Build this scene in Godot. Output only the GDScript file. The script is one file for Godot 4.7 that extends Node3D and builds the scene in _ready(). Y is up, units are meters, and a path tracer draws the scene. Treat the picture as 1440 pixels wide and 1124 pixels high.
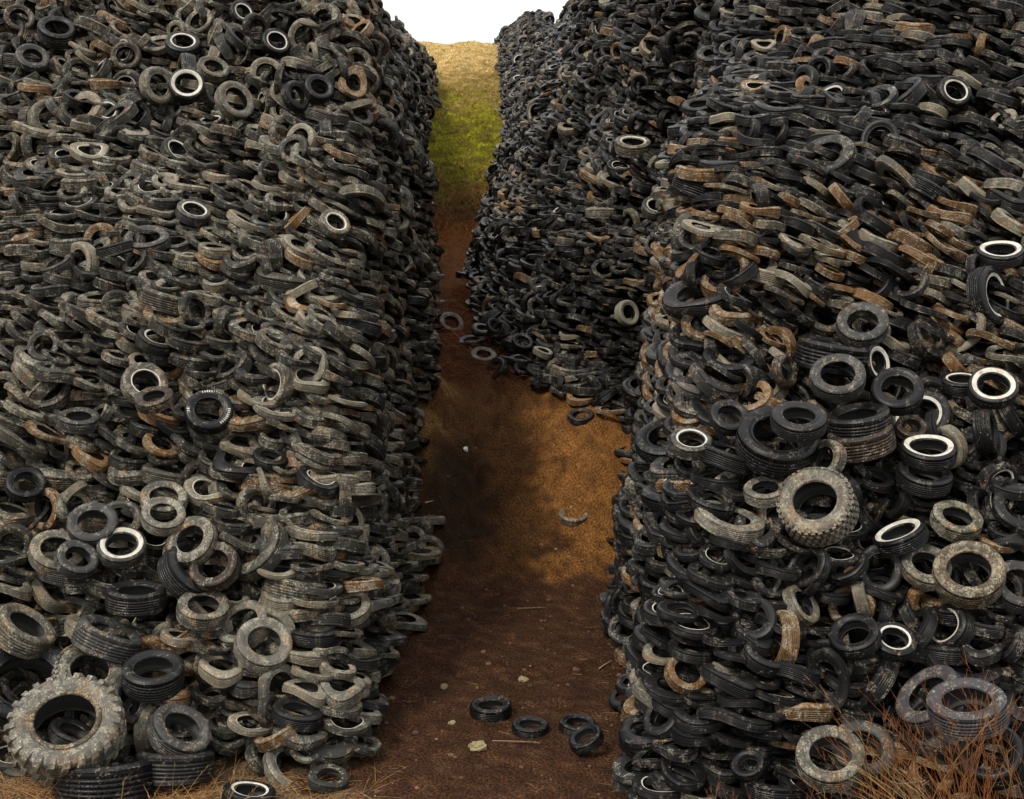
extends Node3D
# Two heaps of scrap tyres with a gap between them that climbs a grassy hill.
# x right, y up, the view looks along -z; "d" below is the distance -z.

const GROUND := [[-40, 0], [22.3, 0], [24.5, .75], [26, 1.85], [28, 3.05], [29.5, 3.85], [32, 4.6], [40, 6.0], [50, 7.9], [60, 11.4], [70, 15.2], [80, 18.4], [88, 20.6], [93, 21.4], [100, 21], [130, 15], [200, 5], [600, 0]]
const LEFT_TOE := [[10, -2.0], [14, -2.05], [18, -2.1], [30, -2.2], [40, -2.9], [50, -3.8], [60, -4.5], [70, -4.5], [90, -7.4]]
const LEFT_TOP := [[10, 30], [46, 14], [52, 9], [58, 6.4], [65, 4.8], [72, 2.4], [77, 0.0]]
const RIGHT_TOE := [[12, 1.65], [14, 1.75], [18, 1.9], [24.6, 2.45], [29, 2.65]]
const BACK_TOE := [[5, 25.7], [2.9, 26.7], [.7, 28.8], [.0, 30.3], [-.65, 33], [-1.15, 36.5], [-.9, 50], [-.2, 60], [-.3, 72], [-1.0, 95]]
const BACK_TOP := [[20, 30], [50, 13], [57, 8], [61, 3.6], [66, 2.4], [90, 2.1]]
const R0 := .33      # radius and half width of the modelled car tyre
const W0 := .098

# kind, tone, centre x y z, axis x y z, diameter, label, short name
const MARKED := [
	["p", "brown", -9.91, 11.08, -25.49, 0.28, 0.36, 0.89, 0.60, "brown round tyre facing out at the top corner of the left heap", "the brown top-corner tyre"],
	["b", "dark", -9.04, 10.77, -25.14, 0.26, 0.75, 0.61, 0.79, "thick dark truck tyre lying tilted near the top of the left heap", "the thick dark truck tyre"],
	["p", "grey", -9.28, 10.15, -24.41, 0.47, 0.54, 0.70, 0.63, "grey ring tyre just below the thick dark truck tyre", "the grey ring below the truck tyre"],
	["p", "brown", -7.48, 10.19, -24.47, 0.17, 0.22, 0.96, 0.58, "brown-grey tyre showing a full round sidewall high on the left heap", "the brown-grey full ring"],
	["w", "dark", -6.46, 10.47, -24.80, 0.20, 0.73, 0.65, 0.70, "dark tyre lying flat with a bright white inner wall, upper left heap", "the flat white-walled tyre"],
	["w", "dark", -5.47, 11.24, -25.69, 0.54, 0.36, 0.76, 0.52, "small white-walled tyre cut by the top edge above the left heap", "the topmost white-walled tyre"],
	["w", "black", -4.63, 10.51, -24.82, 0.44, 0.45, 0.78, 0.59, "black tyre with a narrow white ring, upper left heap nearest the gap", "the black tyre with the white ring"],
	["p", "dusty", -5.73, 9.91, -24.15, 0.44, 0.63, 0.64, 0.60, "dusty grey tyre tilted up beside two big pale rings on the left heap", "the dusty tilted tyre"],
	["p", "pale", -6.69, 9.54, -23.70, 0.75, 0.12, 0.65, 0.70, "pale stained tyre turned sideways against a white-walled tyre", "the pale stained tyre"],
	["ww", "dark", -6.13, 9.55, -23.72, 0.25, 0.36, 0.90, 0.67, "dark tyre with a broad bright white wall, most striking ring high left", "the broad white-walled tyre"],
	["p", "pale", -5.15, 9.22, -23.34, 0.61, 0.34, 0.72, 0.74, "pale thick tyre leaning right of the broad white-walled one", "the pale leaning tyre"],
	["p", "dark", -4.04, 9.32, -23.46, 0.73, 0.27, 0.63, 0.58, "dark tyre seen half from the side, left of a matching round one", "the dark half-side tyre"],
	["p", "dark", -3.63, 9.48, -23.63, 0.34, 0.44, 0.83, 0.56, "dark round tyre facing out near the left heap's upper corridor edge", "the dark round edge tyre"],
	["w", "grey", -5.35, 7.09, -20.89, 0.37, 0.81, 0.47, 0.60, "grey tyre with dirty white ring tilted among flattened tyres, mid left heap", "the dirty white-ringed tyre"],
	["w", "dusty", -2.96, 6.91, -20.68, 0.51, 0.57, 0.64, 0.54, "dusty tyre with pale ring by the left heap's corner, mid height", "the pale-ringed corner tyre"],
	["wt", "dusty", -5.43, 4.50, -18.07, 0.41, 0.60, 0.68, 0.69, "dusty olive tyre with a thin white rim line, middle of left heap", "the thin white-rimmed tyre"],
	["p", "brown", -5.14, 4.34, -17.56, -0.04, 0.92, 0.39, 0.57, "tilted tyre overlapping the lower edge of the thin white-rimmed tyre", "the tyre under the white rim"],
	["l", "black", -4.40, 4.14, -17.69, 0.21, 0.61, 0.77, 0.69, "black tyre with raised white lettering round its sidewall", "the white-lettered tyre"],
	["p", "grey", -6.29, 4.02, -17.68, 0.13, 0.96, 0.26, 0.60, "grey tyre lying nearly flat, alone with open hole, left of the lettered tyre", "the flat open tyre"],
	["p", "black", -6.84, 3.20, -17.03, 0.37, 0.73, 0.57, 0.56, "black tyre at the picture's left edge above the loose grey rings", "the black left-edge tyre"],
	["p", "dusty", -4.87, 3.01, -16.91, 0.18, 0.82, 0.54, 0.64, "dusty tyre stacked behind and above its pale twin", "the rear stacked tyre"],
	["p", "pale", -4.78, 2.85, -16.54, 0.23, 0.85, 0.48, 0.62, "pale grey tyre leaning on top of its dusty twin, left heap", "the pale front stacked tyre"],
	["p", "grey", -5.77, 2.73, -16.58, 0.25, 0.73, 0.64, 0.67, "grey smooth tyre facing up left of the two stacked pale tyres", "the grey smooth tyre"],
	["p", "dusty", -4.34, 2.55, -16.34, -0.19, 0.66, 0.72, 0.71, "dusty tyre standing aslant just below the stacked pale pair", "the aslant dusty tyre"],
	["p", "pale", -6.21, 2.37, -16.41, 0.33, 0.81, 0.48, 0.74, "wide pale-walled tyre half hidden behind a smaller grey one", "the wide pale-walled tyre"],
	["p", "grey", -5.85, 2.35, -16.14, 0.48, 0.74, 0.48, 0.57, "small grey tyre leaning in front of a wide pale-walled tyre", "the small grey leaning tyre"],
	["ww", "grey", -5.34, 2.44, -16.45, 0.21, 0.80, 0.56, 0.66, "tyre with cream-white wall half buried under a mossy flattened tyre", "the cream-walled tyre"],
	["p", "brown", -3.99, 2.26, -16.12, -0.17, 0.70, 0.69, 0.71, "reddish-brown tyre with a sharp thin rim edge, lower left heap", "the reddish-brown tyre"],
	["p", "dusty", -4.09, 1.76, -15.80, 0.22, 0.93, 0.30, 0.70, "dusty tyre lying open upwards below the reddish-brown one", "the dusty open tyre"],
	["p", "pale", -3.23, 1.39, -15.45, 0.34, 0.79, 0.51, 0.77, "large pale tyre with a broad flared wall, lower left heap near corner", "the large pale flared tyre"],
	["b", "dark", -5.00, 1.87, -15.93, 0.07, 1.00, -0.00, 0.80, "dark tyre lying level with a glossy grey top wall, lower left heap", "the level glossy tyre"],
	["b", "dusty", -6.37, 1.55, -15.53, 0.59, 0.81, 0.03, 0.83, "wide dusty tyre tipped on edge at the left border above the big black one", "the tipped wide tyre"],
	["b", "grey", -5.26, 1.45, -15.48, 0.42, 0.90, -0.13, 0.87, "grey wide ribbed tyre tipped down to the right above the tractor tyre", "the ribbed tipped tyre"],
	["b", "black", -6.24, 0.93, -15.21, 0.28, 0.74, 0.61, 1.17, "huge smooth black tyre standing behind the tractor tyre", "the huge black tyre"],
	["m", "dusty", -5.41, 1.09, -15.16, 0.36, 0.79, 0.49, 0.85, "knobbly dusty off-road tyre peeking over the tractor tyre", "the knobbly off-road tyre"],
	["t", "pale", -5.34, 0.79, -14.15, 0.15, 0.82, 0.55, 1.35, "huge muddy tractor tyre with chunky lugs standing at the bottom left", "the tractor tyre"],
	["p", "dark", -5.33, 0.66, -14.26, 0.44, 0.90, -0.01, 0.57, "crushed dark casing stuffed inside the hole of the tractor tyre", "the stuffed casing"],
	["b", "dark", -4.55, 1.13, -15.05, 0.10, 0.97, 0.24, 0.81, "deep dark tyre lying with its round hole up, right of the off-road tyre", "the deep dark tyre"],
	["p", "grey", -4.88, 0.81, -14.98, 0.87, 0.34, 0.36, 0.58, "narrow tyre seen edgewise between the tractor tyre and a deep dark one", "the edgewise narrow tyre"],
	["p", "grey", -4.09, 0.60, -14.50, 0.52, 0.82, 0.24, 0.79, "smooth grey tyre leaning open on the bottom ribbed tyre", "the smooth leaning tyre"],
	["b", "black", -4.83, 0.19, -14.00, -0.02, 0.96, -0.28, 1.20, "black ribbed truck tyre lying flat on the straw in front of the tractor tyre", "the black ribbed truck tyre"],
	["b", "dark", -4.12, 0.22, -14.36, -0.01, 0.96, -0.28, 0.97, "dark ribbed tyre lying flat beneath the smooth leaning tyre", "the dark flat ribbed tyre"],
	["w", "black", -3.09, 0.11, -13.78, 0.15, 0.99, -0.05, 0.64, "shiny tyre lying on the ground at the bottom edge below the left heap", "the bottom-edge tyre"],
	["p", "grey", 4.93, 5.43, -17.31, -0.16, 0.71, 0.68, 0.74, "clean grey round tyre topping the loose mound on the right", "the topmost clean tyre"],
	["b", "black", 4.47, 5.02, -17.12, 0.15, 0.98, 0.11, 1.03, "black tyre seen edge-on under the topmost clean grey tyre", "the black edge-on tyre"],
	["p", "grey", 4.37, 4.78, -16.42, -0.15, 0.71, 0.69, 0.74, "grey tyre with broad plain wall below the black edge-on tyre", "the broad-walled grey tyre"],
	["ww", "black", 5.04, 4.91, -17.06, 0.65, 0.22, 0.73, 0.55, "black tyre on its side edge showing a white crescent", "the white-crescent tyre"],
	["p", "black", 5.21, 4.57, -16.53, -0.14, 0.70, 0.70, 0.71, "plain black round tyre right of the broad-walled grey one", "the plain black round tyre"],
	["p", "brown", 3.77, 4.81, -16.94, 0.69, 0.22, 0.69, 0.47, "brown tyre turned sideways left of the broad-walled grey tyre", "the brown sideways tyre"],
	["ww", "dark", 6.46, 4.64, -16.41, -0.18, 0.72, 0.67, 0.65, "dark tyre with a brilliant white wall near the right edge", "the brilliant white-walled tyre"],
	["w", "black", 6.22, 4.64, -16.92, -0.05, 0.97, 0.23, 0.59, "black tyre with white ring half hidden behind the brilliant white-walled one", "the half-hidden white ring"],
	["p", "dark", 3.70, 4.29, -15.73, -0.04, 0.92, 0.39, 0.75, "dark tyre with pale streaks lying across a bigger black tyre", "the pale-streaked tyre"],
	["b", "black", 3.49, 3.97, -16.00, 0.02, 0.83, 0.56, 1.10, "very large black tyre under a pale-streaked smaller one", "the very large black tyre"],
	["p", "dusty", 4.08, 3.79, -15.71, -0.80, 0.33, 0.49, 0.53, "small dusty tyre standing upright between the large black and off-road tyres", "the small upright tyre"],
	["p", "dark", 2.92, 4.24, -16.39, 0.04, 0.74, 0.67, 0.54, "dark round tyre at the left end of the loose right mound", "the dark mound-end tyre"],
	["w", "grey", 2.40, 3.91, -16.26, 0.03, 0.89, 0.46, 0.59, "grey-white-walled tyre near the right heap's corridor corner", "the corridor-corner white wall"],
	["ww", "black", 5.46, 3.85, -15.93, -0.08, 0.95, 0.31, 0.73, "black tyre lying level with a wide white wall, middle of right mound", "the level white-walled tyre"],
	["b", "dark", 4.64, 4.17, -16.33, -0.24, 0.96, 0.14, 0.88, "dark tyre with ribbed tread, upper of two stacked beside the mound's middle", "the upper stacked tyre"],
	["b", "brown", 4.65, 3.95, -16.15, -0.25, 0.97, 0.06, 0.91, "brownish tyre with notched shoulder, lower of two stacked in the mound", "the lower stacked tyre"],
	["m", "pale", 3.87, 3.26, -15.29, -0.42, 0.69, 0.58, 0.97, "pale knobbly off-road tyre in the middle of the right mound", "the pale off-road tyre"],
	["p", "brown", 5.39, 4.09, -16.44, -0.06, 0.76, 0.64, 0.42, "small brownish tyre deep in the mound left of a square black one", "the small brownish tyre"],
	["b", "black", 6.28, 4.08, -16.16, 0.86, 0.18, 0.47, 0.62, "broad black tyre standing tread-on at the right edge", "the broad tread-on tyre"],
	["p", "pale", 3.29, 3.37, -15.68, -0.16, 0.94, 0.30, 0.59, "pale folded tyre left of the pale off-road tyre", "the pale folded tyre"],
	["p", "dark", 5.39, 3.52, -15.84, 0.03, 0.94, 0.34, 0.71, "dark tyre with collapsed wall directly under the level white-walled one", "the collapsed-wall tyre"],
	["ww", "black", 4.95, 2.84, -15.34, -0.41, 0.91, 0.06, 0.71, "black tyre tilted up to the right showing a white-lined wall", "the white-lined tilted tyre"],
	["p", "dusty", 5.20, 2.53, -15.09, -0.06, 0.81, 0.58, 0.64, "dusty tyre tucked behind a large mud-brown tyre", "the tucked dusty tyre"],
	["b", "mud", 5.63, 2.51, -14.79, -0.22, 0.74, 0.64, 0.86, "large mud-coated tyre facing out at the lower right", "the mud-coated tyre"],
	["p", "grey", 6.28, 2.34, -14.83, 0.01, 0.75, 0.66, 0.70, "grey tyre cut by the right edge beside the mud-coated tyre", "the right-edge grey tyre"],
	["p", "mossy", 5.68, 3.04, -15.43, 0.05, 0.86, 0.51, 0.64, "tyre with mossy pale rim above the large mud-coated one", "the mossy-rimmed tyre"],
	["p", "black", 4.15, 1.84, -14.42, -0.41, 0.83, 0.38, 0.64, "slick black tyre locked with a white-lined one above the tall grass", "the slick black tyre"],
	["w", "black", 4.63, 1.77, -14.45, 0.02, 0.83, 0.56, 0.55, "black tyre with white inner line hooked behind a slick black tyre", "the hooked white-lined tyre"],
	["p", "lilac", 4.99, 1.18, -14.09, -0.66, 0.73, 0.19, 0.85, "lilac-grey tyre tilted behind the reddish grass, lower right", "the lilac-grey tilted tyre"],
	["b", "lilac", 5.09, 1.40, -13.20, -0.26, 0.95, 0.17, 0.86, "broad lilac-grey tyre overgrown by the reddish grass", "the overgrown broad tyre"],
	["p", "dusty", 3.60, 0.78, -13.29, -0.15, 0.86, 0.48, 0.79, "thin-walled dusty tyre standing open at the foot of the right heap", "the thin-walled standing tyre"],
	["p", "grey", 4.10, 0.65, -13.79, -0.07, 0.85, 0.52, 0.77, "grey tyre half hidden behind the thin-walled standing tyre", "the half-hidden grey tyre"],
	["b", "black", 5.37, 0.85, -13.19, -0.38, 0.78, 0.50, 0.75, "deep black tyre standing in grass at the bottom right corner", "the corner black tyre"],
	["p", "black", 2.71, 0.62, -13.48, -0.33, 0.83, 0.45, 0.39, "small black tyre on the earth at the foot of the right heap", "the small black foot tyre"],
	["ww", "dark", 7.14, 6.42, -18.11, -0.13, 0.92, 0.38, 0.67, "lone tyre with white-edged wall lying flat, right edge above the mound", "the lone white-edged tyre"],
	["w", "black", 7.60, 9.16, -21.64, 0.12, 0.43, 0.90, 0.59, "black tyre with white ring tilted in the dark upper right heap", "the dark-heap white ring"],
	["w", "dusty", 3.01, 9.03, -31.19, -0.00, 0.90, 0.44, 0.92, "pale-topped tyre lying flat on a knob of the right heap's corridor edge", "the knob-top tyre"],
	["w", "grey", 3.47, 7.46, -29.94, 0.09, 0.79, 0.61, 0.75, "grey tyre with white-lined hole below the knob-top tyre", "the white-lined hole tyre"],
	["p", "cream", 2.68, 5.00, -28.65, 0.56, 0.27, 0.78, 0.63, "cream-white torn tyre standing out in the dark recess of the right heap", "the cream torn tyre"],
	["p", "black", -0.30, -0.01, -16.61, 0.00, 1.00, 0.06, 0.59, "black tyre lying on the corridor floor, leftmost of four", "the leftmost floor tyre"],
	["p", "black", 0.25, -0.00, -16.01, 0.03, 1.00, 0.09, 0.50, "black tyre flat on the earth, second of four on the corridor floor", "the second floor tyre"],
	["p", "black", 0.89, -0.00, -16.11, 0.07, 0.99, 0.12, 0.49, "black floor tyre lying under another one against the right heap", "the lower floor tyre"],
	["p", "black", 0.96, 0.11, -15.27, -0.43, 0.88, 0.19, 0.48, "black tyre propped aslant on another floor tyre beside the right heap", "the propped floor tyre"],
	["p", "dusty", -0.69, 3.87, -29.60, 0.13, 0.88, 0.46, 0.64, "dusty tyre lying on the reddish slope, lower of two", "the lower slope tyre"],
	["p", "dusty", -1.57, 4.46, -31.58, 0.35, 0.63, 0.69, 0.66, "dusty tyre on the slope at the throat of the gap, upper of two", "the upper slope tyre"],
	["p", "mud", 1.25, 0.67, -24.53, -0.02, 0.93, 0.37, 0.61, "mud-coloured tyre half buried in the earth bank on the right", "the half-buried tyre"],
	["p", "dark", 1.52, 2.42, -26.83, -0.10, 0.94, 0.33, 0.60, "dark tyre lying on the brow of the earth bank under the heap", "the bank-brow tyre"],
	["p", "dark", -1.16, 7.34, -47.00, -0.57, 0.32, 0.75, 0.81, "dark tyre leaning at the foot of the far right heap by the path", "the leaning path tyre"],
	["w", "black", -1.86, 2.63, -27.20, 0.65, 0.32, 0.69, 0.41, "black tyre with white arc jutting from the left wall into the corridor", "the jutting white-arc tyre"],
	["ww", "dusty", -2.53, 4.09, -22.18, 0.70, 0.36, 0.61, 0.46, "dusty tyre with a white wall on the left heap's corner at mid height", "the corner white-walled tyre"],
]
const TONES := {
	"black": [Color(0.0038, 0.0038, 0.0044), 0], "dark": [Color(0.0081, 0.0081, 0.0084), 0], "charcoal": [Color(0.0140, 0.0140, 0.0137), 1],
	"grey": [Color(0.0250, 0.0250, 0.0243), 1], "olive": [Color(0.0265, 0.0256, 0.0194), 1], "dusty": [Color(0.0406, 0.0387, 0.0312), 2],
	"pale": [Color(0.0655, 0.0624, 0.0530), 2], "tan": [Color(0.0655, 0.0484, 0.0281), 2], "ochre": [Color(0.0624, 0.0328, 0.0109), 2],
	"brown": [Color(0.0194, 0.0131, 0.0094), 1], "mud": [Color(0.0437, 0.0328, 0.0187), 2], "lilac": [Color(.034, .033, .038), 1],
	"mossy": [Color(0.0343, 0.0343, 0.0218), 2], "cream": [Color(0.1498, 0.1373, 0.1092), 1],
}
var rng := RandomNumberGenerator.new()
var wob := FastNoiseLite.new()
var fine := FastNoiseLite.new()
var dirt := []
var tread_maps := []
var mats := {}
var white_mat: StandardMaterial3D
var liner_mat: StandardMaterial3D
var taken := {}


func _ready():
	# camera, sky, sun, exposure
	var cam := Camera3D.new()
	cam.name = "camera"
	cam.position = Vector3(0, 6.5, 0)
	cam.rotation_degrees = Vector3(-7, 0, 0)
	cam.fov = 36.0
	cam.near = .1
	cam.far = 1500
	add_child(cam)
	cam.current = true
	var e := Environment.new()
	e.background_mode = Environment.BG_SKY
	var sm := ProceduralSkyMaterial.new()
	sm.sky_top_color = Color(1, 1, 1)
	sm.sky_horizon_color = Color(.70, .71, .72)
	sm.sky_curve = .3
	sm.ground_horizon_color = Color(.5, .49, .47)
	sm.ground_bottom_color = Color(.25, .22, .2)
	sm.sun_angle_max = 1
	var sk := Sky.new()
	sk.sky_material = sm
	e.sky = sk
	e.tonemap_mode = Environment.TONE_MAPPER_LINEAR
	e.tonemap_exposure = 2.5
	e.background_energy_multiplier = .78
	e.sdfgi_enabled = true
	e.ssao_enabled = true
	e.ssil_enabled = true
	var we := WorldEnvironment.new()
	we.name = "environment"
	we.environment = e
	add_child(we)
	var sun := DirectionalLight3D.new()
	sun.name = "sun"
	sun.light_color = Color(1, .97, .91)
	sun.light_energy = .5
	sun.light_angular_distance = 10
	sun.shadow_enabled = true
	add_child(sun)
	sun.look_at_from_position(Vector3(-9, 17, 7), Vector3(0, 0, -5))

	rng.seed = 7301
	wob.seed = 11
	wob.frequency = .22
	wob.fractal_octaves = 3
	fine.seed = 5
	fine.frequency = .9
	fine.fractal_octaves = 4
	make_textures()
	make_ground()
	make_heaps()
	make_grass()
	make_litter()


# ---------------------------------------------------------------- helpers
func knots(k: Array, v: float) -> float:
	for i in k.size() - 1:
		if v <= k[i + 1][0]:
			if v <= k[0][0]:
				return k[0][1]
			var t: float = (v - k[i][0]) / float(k[i + 1][0] - k[i][0])
			return lerpf(k[i][1], k[i + 1][1], t)
	return k[-1][1]


func ground_base(d: float) -> float:
	return (knots(GROUND, d - .7) + knots(GROUND, d) * 2.0 + knots(GROUND, d + .7)) / 4.0


func ground_at(x: float, d: float) -> float:
	var y := ground_base(d)
	# the cut bank on the right and a little rise along the left foot
	var b := smoothstep(22.8, 25.6, d) * (1.0 - smoothstep(27.5, 31.0, d))
	y += b * .45 * smoothstep(.1, 1.9, x)
	y += b * .25 * smoothstep(-1.1, -1.8, x)
	y += b * .30 * absf(wob.get_noise_2d(x * 7, d * 1.6 + 70)) + b * .10 * fine.get_noise_2d(x * 1.5, d * .8)
	y += .06 * wob.get_noise_2d(x * 4, d * 4) + .025 * fine.get_noise_2d(x * 3, d * 3)
	if d > 34:
		y += .35 * wob.get_noise_2d(x * 1.2 + 40, d * 1.0) * smoothstep(34, 50, d)
	return y


func numbered(n: String) -> String:
	if not taken.has(n):
		taken[n] = 0
		return n
	taken[n] += 1
	return "%s_%03d" % [n, taken[n]]


func tag(o: Node, label: String, category: String, group := "", kind := ""):
	if label != "":
		o.set_meta("label", label)
	if category != "":
		o.set_meta("category", category)
	if group != "":
		o.set_meta("group", group)
	if kind != "":
		o.set_meta("kind", kind)


func part(n: String, mesh: Mesh, m: Material, parent: Node) -> MeshInstance3D:
	var o := MeshInstance3D.new()
	o.name = n
	o.mesh = mesh
	o.material_override = m
	parent.add_child(o, true)
	return o


func lin(c: Color) -> Color:
	return c.linear_to_srgb()


# ---------------------------------------------------------------- textures
func gray(n: FastNoiseLite, s: int) -> PackedByteArray:
	var im := n.get_seamless_image(s, s)
	im.convert(Image.FORMAT_L8)
	return im.get_data()


func noise(sd: int, f: float, oct := 4) -> FastNoiseLite:
	var n := FastNoiseLite.new()
	n.seed = sd
	n.frequency = f
	n.fractal_octaves = oct
	return n


func make_textures():
	var s := 512
	var a := gray(noise(21, .008, 5), s)
	var b := gray(noise(22, .022, 5), s)
	var c := gray(noise(23, .006, 3), s)
	var g := gray(noise(24, .07, 4), s)
	var dust := [Color(.34, .315, .25), Color(.30, .23, .135), Color(.30, .13, .035), Color(.18, .18, .12), Color(.5, .475, .42)]
	var strength := [[.70, .84, .45], [.63, .78, .75], [.545, .70, .9]]
	for k in 3:
		var im := Image.create(s, s, false, Image.FORMAT_RGBA8)
		for y in s:
			for x in s:
				var i := y * s + x
				var va := a[i] / 255.0
				var vb := b[i] / 255.0
				var vc := c[i] / 255.0
				var vg := g[i] / 255.0
				var col: Color = dust[0].lerp(dust[1], smoothstep(.4, .6, vc))
				col = col.lerp(dust[3], smoothstep(.58, .74, vb))
				col = col.lerp(dust[2], smoothstep(.64, .8, vc) * .9)
				col = col.lerp(dust[4], smoothstep(.68, .82, vg) * .7)
				var v := va * .3 + vb * .42 + vg * .28
				var al: float = smoothstep(strength[k][0] * .75 + .08, strength[k][1] * .75 + .08, v) * strength[k][2]
				al = clampf(al * (.4 + 1.2 * vg), 0, .92)
				var q := lin(col * (.4 + .7 * vg))
				im.set_pixel(x, y, Color(q.r, q.g, q.b, al))
		im.generate_mipmaps()
		dirt.append(ImageTexture.create_from_image(im))
	# tread relief: one pitch of the pattern, repeated round the tyre
	for k in 3:
		var w := 64
		var h := 128
		var im := Image.create(w, h, false, Image.FORMAT_RGB8)
		for y in h:
			for x in w:
				var u := x / float(w)
				var v := y / float(h)
				var z := 1.0
				if k == 0:      # slanted sipes
					var q := fposmod(u * 2 + absf(v - .5) * 3, 1.0)
					z = .25 if q < .16 else 1.0
				elif k == 1:    # blocks
					var q := fposmod(u + (.5 if int(v * 5) % 2 == 0 else 0.0) + .1 * sin(v * 31), 1.0)
					z = .0 if q < .22 else (.7 if q > .58 and q < .64 else 1.0)
				else:           # worn
					var q := fposmod(u * 3 + .12 * sin(v * 40), 1.0)
					z = .7 if q < .1 else 1.0
				im.set_pixel(x, y, Color(z, z, z))
		tread_maps.append(ImageTexture.create_from_image(im))
	# sidewall relief: concentric ridges and moulded marks
	var si := Image.create(512, 64, false, Image.FORMAT_RGB8)
	for y in 64:
		for x in 512:
			var v := y / 64.0
			var z := .5 + .12 * sin(v * 90)
			if v > .36 and v < .52:
				z += .3 if (g[(x % 512) + 512 * 60] > 140) else 0.0
			if v > .72:
				z += .25 if (x / 4) % 2 == 0 else 0.0
			z += (b[y * 512 + x] / 255.0 - .5) * .3
			z = clampf(z, 0, 1)
			si.set_pixel(x, y, Color(z, z, z))
	tread_maps.append(ImageTexture.create_from_image(si))
	white_mat = StandardMaterial3D.new()
	white_mat.albedo_color = lin(Color(.4, .385, .34))
	white_mat.roughness = .6
	white_mat.detail_enabled = true
	white_mat.detail_blend_mode = BaseMaterial3D.BLEND_MODE_MIX
	white_mat.detail_albedo = dirt[2]
	white_mat.detail_uv_layer = BaseMaterial3D.DETAIL_UV_2
	white_mat.uv2_triplanar = true
	white_mat.uv2_world_triplanar = true
	white_mat.uv2_scale = Vector3(.9, .9, .9)
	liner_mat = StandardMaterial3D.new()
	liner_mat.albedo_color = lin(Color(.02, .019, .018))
	liner_mat.roughness = .75


func rubber(col: Color, d: int, relief: int, tint := false) -> StandardMaterial3D:
	var key := "%s %d %d %s" % [col, d, relief, tint]
	if mats.has(key):
		return mats[key]
	var m := StandardMaterial3D.new()
	m.albedo_color = Color.WHITE if tint else lin(col)
	m.vertex_color_use_as_albedo = tint
	m.roughness = [.38, .46, .58][d]
	m.metallic_specular = .3
	m.heightmap_enabled = true
	m.heightmap_texture = tread_maps[relief]
	m.heightmap_scale = [.7, .9, .5, .3][relief]
	m.detail_enabled = true
	m.detail_blend_mode = BaseMaterial3D.BLEND_MODE_MIX
	m.detail_albedo = dirt[d]
	m.detail_uv_layer = BaseMaterial3D.DETAIL_UV_2
	m.uv2_triplanar = true
	m.uv2_world_triplanar = true
	m.uv2_scale = Vector3(.8, .8, .8)
	mats[key] = m
	return m


# ---------------------------------------------------------------- tyres
# profile points are (radius, height) for a tyre whose axis is y
func side_profile(R: float, w: float, rb: float) -> PackedVector2Array:
	var s := R - rb
	return PackedVector2Array([Vector2(rb, .70 * w), Vector2(rb + .004, .84 * w), Vector2(rb + .09 * s, .90 * w), Vector2(rb + .13 * s, .86 * w), Vector2(rb + .2 * s, .92 * w), Vector2(rb + .38 * s, 1.03 * w),
		Vector2(rb + .55 * s, 1.10 * w), Vector2(rb + .70 * s, 1.07 * w), Vector2(rb + .83 * s, .98 * w), Vector2(rb + .93 * s, .86 * w)])


func side_height(p: PackedVector2Array, r: float) -> float:
	for i in range(1, p.size() - 1):
		if r <= p[i + 1].x:
			return lerpf(p[i].y, p[i + 1].y, (r - p[i].x) / (p[i + 1].x - p[i].x))
	return p[-1].y


func tread_profile(R: float, w: float, rb: float, deep: float) -> PackedVector2Array:
	var s := R - rb
	var p := PackedVector2Array([Vector2(rb + .93 * s, .86 * w), Vector2(R - .013, .74 * w)])
	for g in [.52, .26, 0.0, -.26, -.52]:
		var rr: float = R - .022 * g * g
		p.append(Vector2(rr, (g + .032) * w))
		p.append(Vector2(rr - deep, (g + .022) * w))
		p.append(Vector2(rr - deep, (g - .022) * w))
		p.append(Vector2(rr, (g - .032) * w))
	p.append(Vector2(R - .013, -.74 * w))
	p.append(Vector2(rb + .93 * s, -.86 * w))
	return p


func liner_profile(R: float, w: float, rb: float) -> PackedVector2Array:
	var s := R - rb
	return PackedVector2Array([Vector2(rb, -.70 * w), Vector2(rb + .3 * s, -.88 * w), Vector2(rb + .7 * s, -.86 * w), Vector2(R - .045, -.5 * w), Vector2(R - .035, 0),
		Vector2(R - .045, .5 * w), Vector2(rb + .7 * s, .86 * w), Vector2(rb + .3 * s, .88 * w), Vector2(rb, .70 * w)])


func bend_point(p: Vector3, b: Dictionary) -> Vector3:
	if b.is_empty():
		return p
	var th := atan2(p.z, p.x)
	var r := sqrt(p.x * p.x + p.z * p.z)
	var y: float = p.y * b.squash * (1.0 + b.uneven * sin(th + b.phase))
	# one or two dents in the ring
	for q in b.dents:
		var dt := wrapf(th - q[0], -PI, PI)
		r *= 1.0 - q[1] * exp(-dt * dt / q[2])
	r *= 1.0 + b.wave * sin(3 * th + b.phase * 2)
	var x: float = r * cos(th) * (1 + b.oval)
	var z: float = r * sin(th) * (1 - b.oval)
	y += b.fold * (x * x / R0 - .3 * R0) + b.twist * x * z / R0 + b.sag * R0 * sin(2 * th + b.phase)
	if x > 0:
		y -= b.droop * x * x / R0
	y += .35 * b.sag * R0 * sin(3 * th - b.phase) * (r / R0)
	return Vector3(x, y, z)


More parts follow.
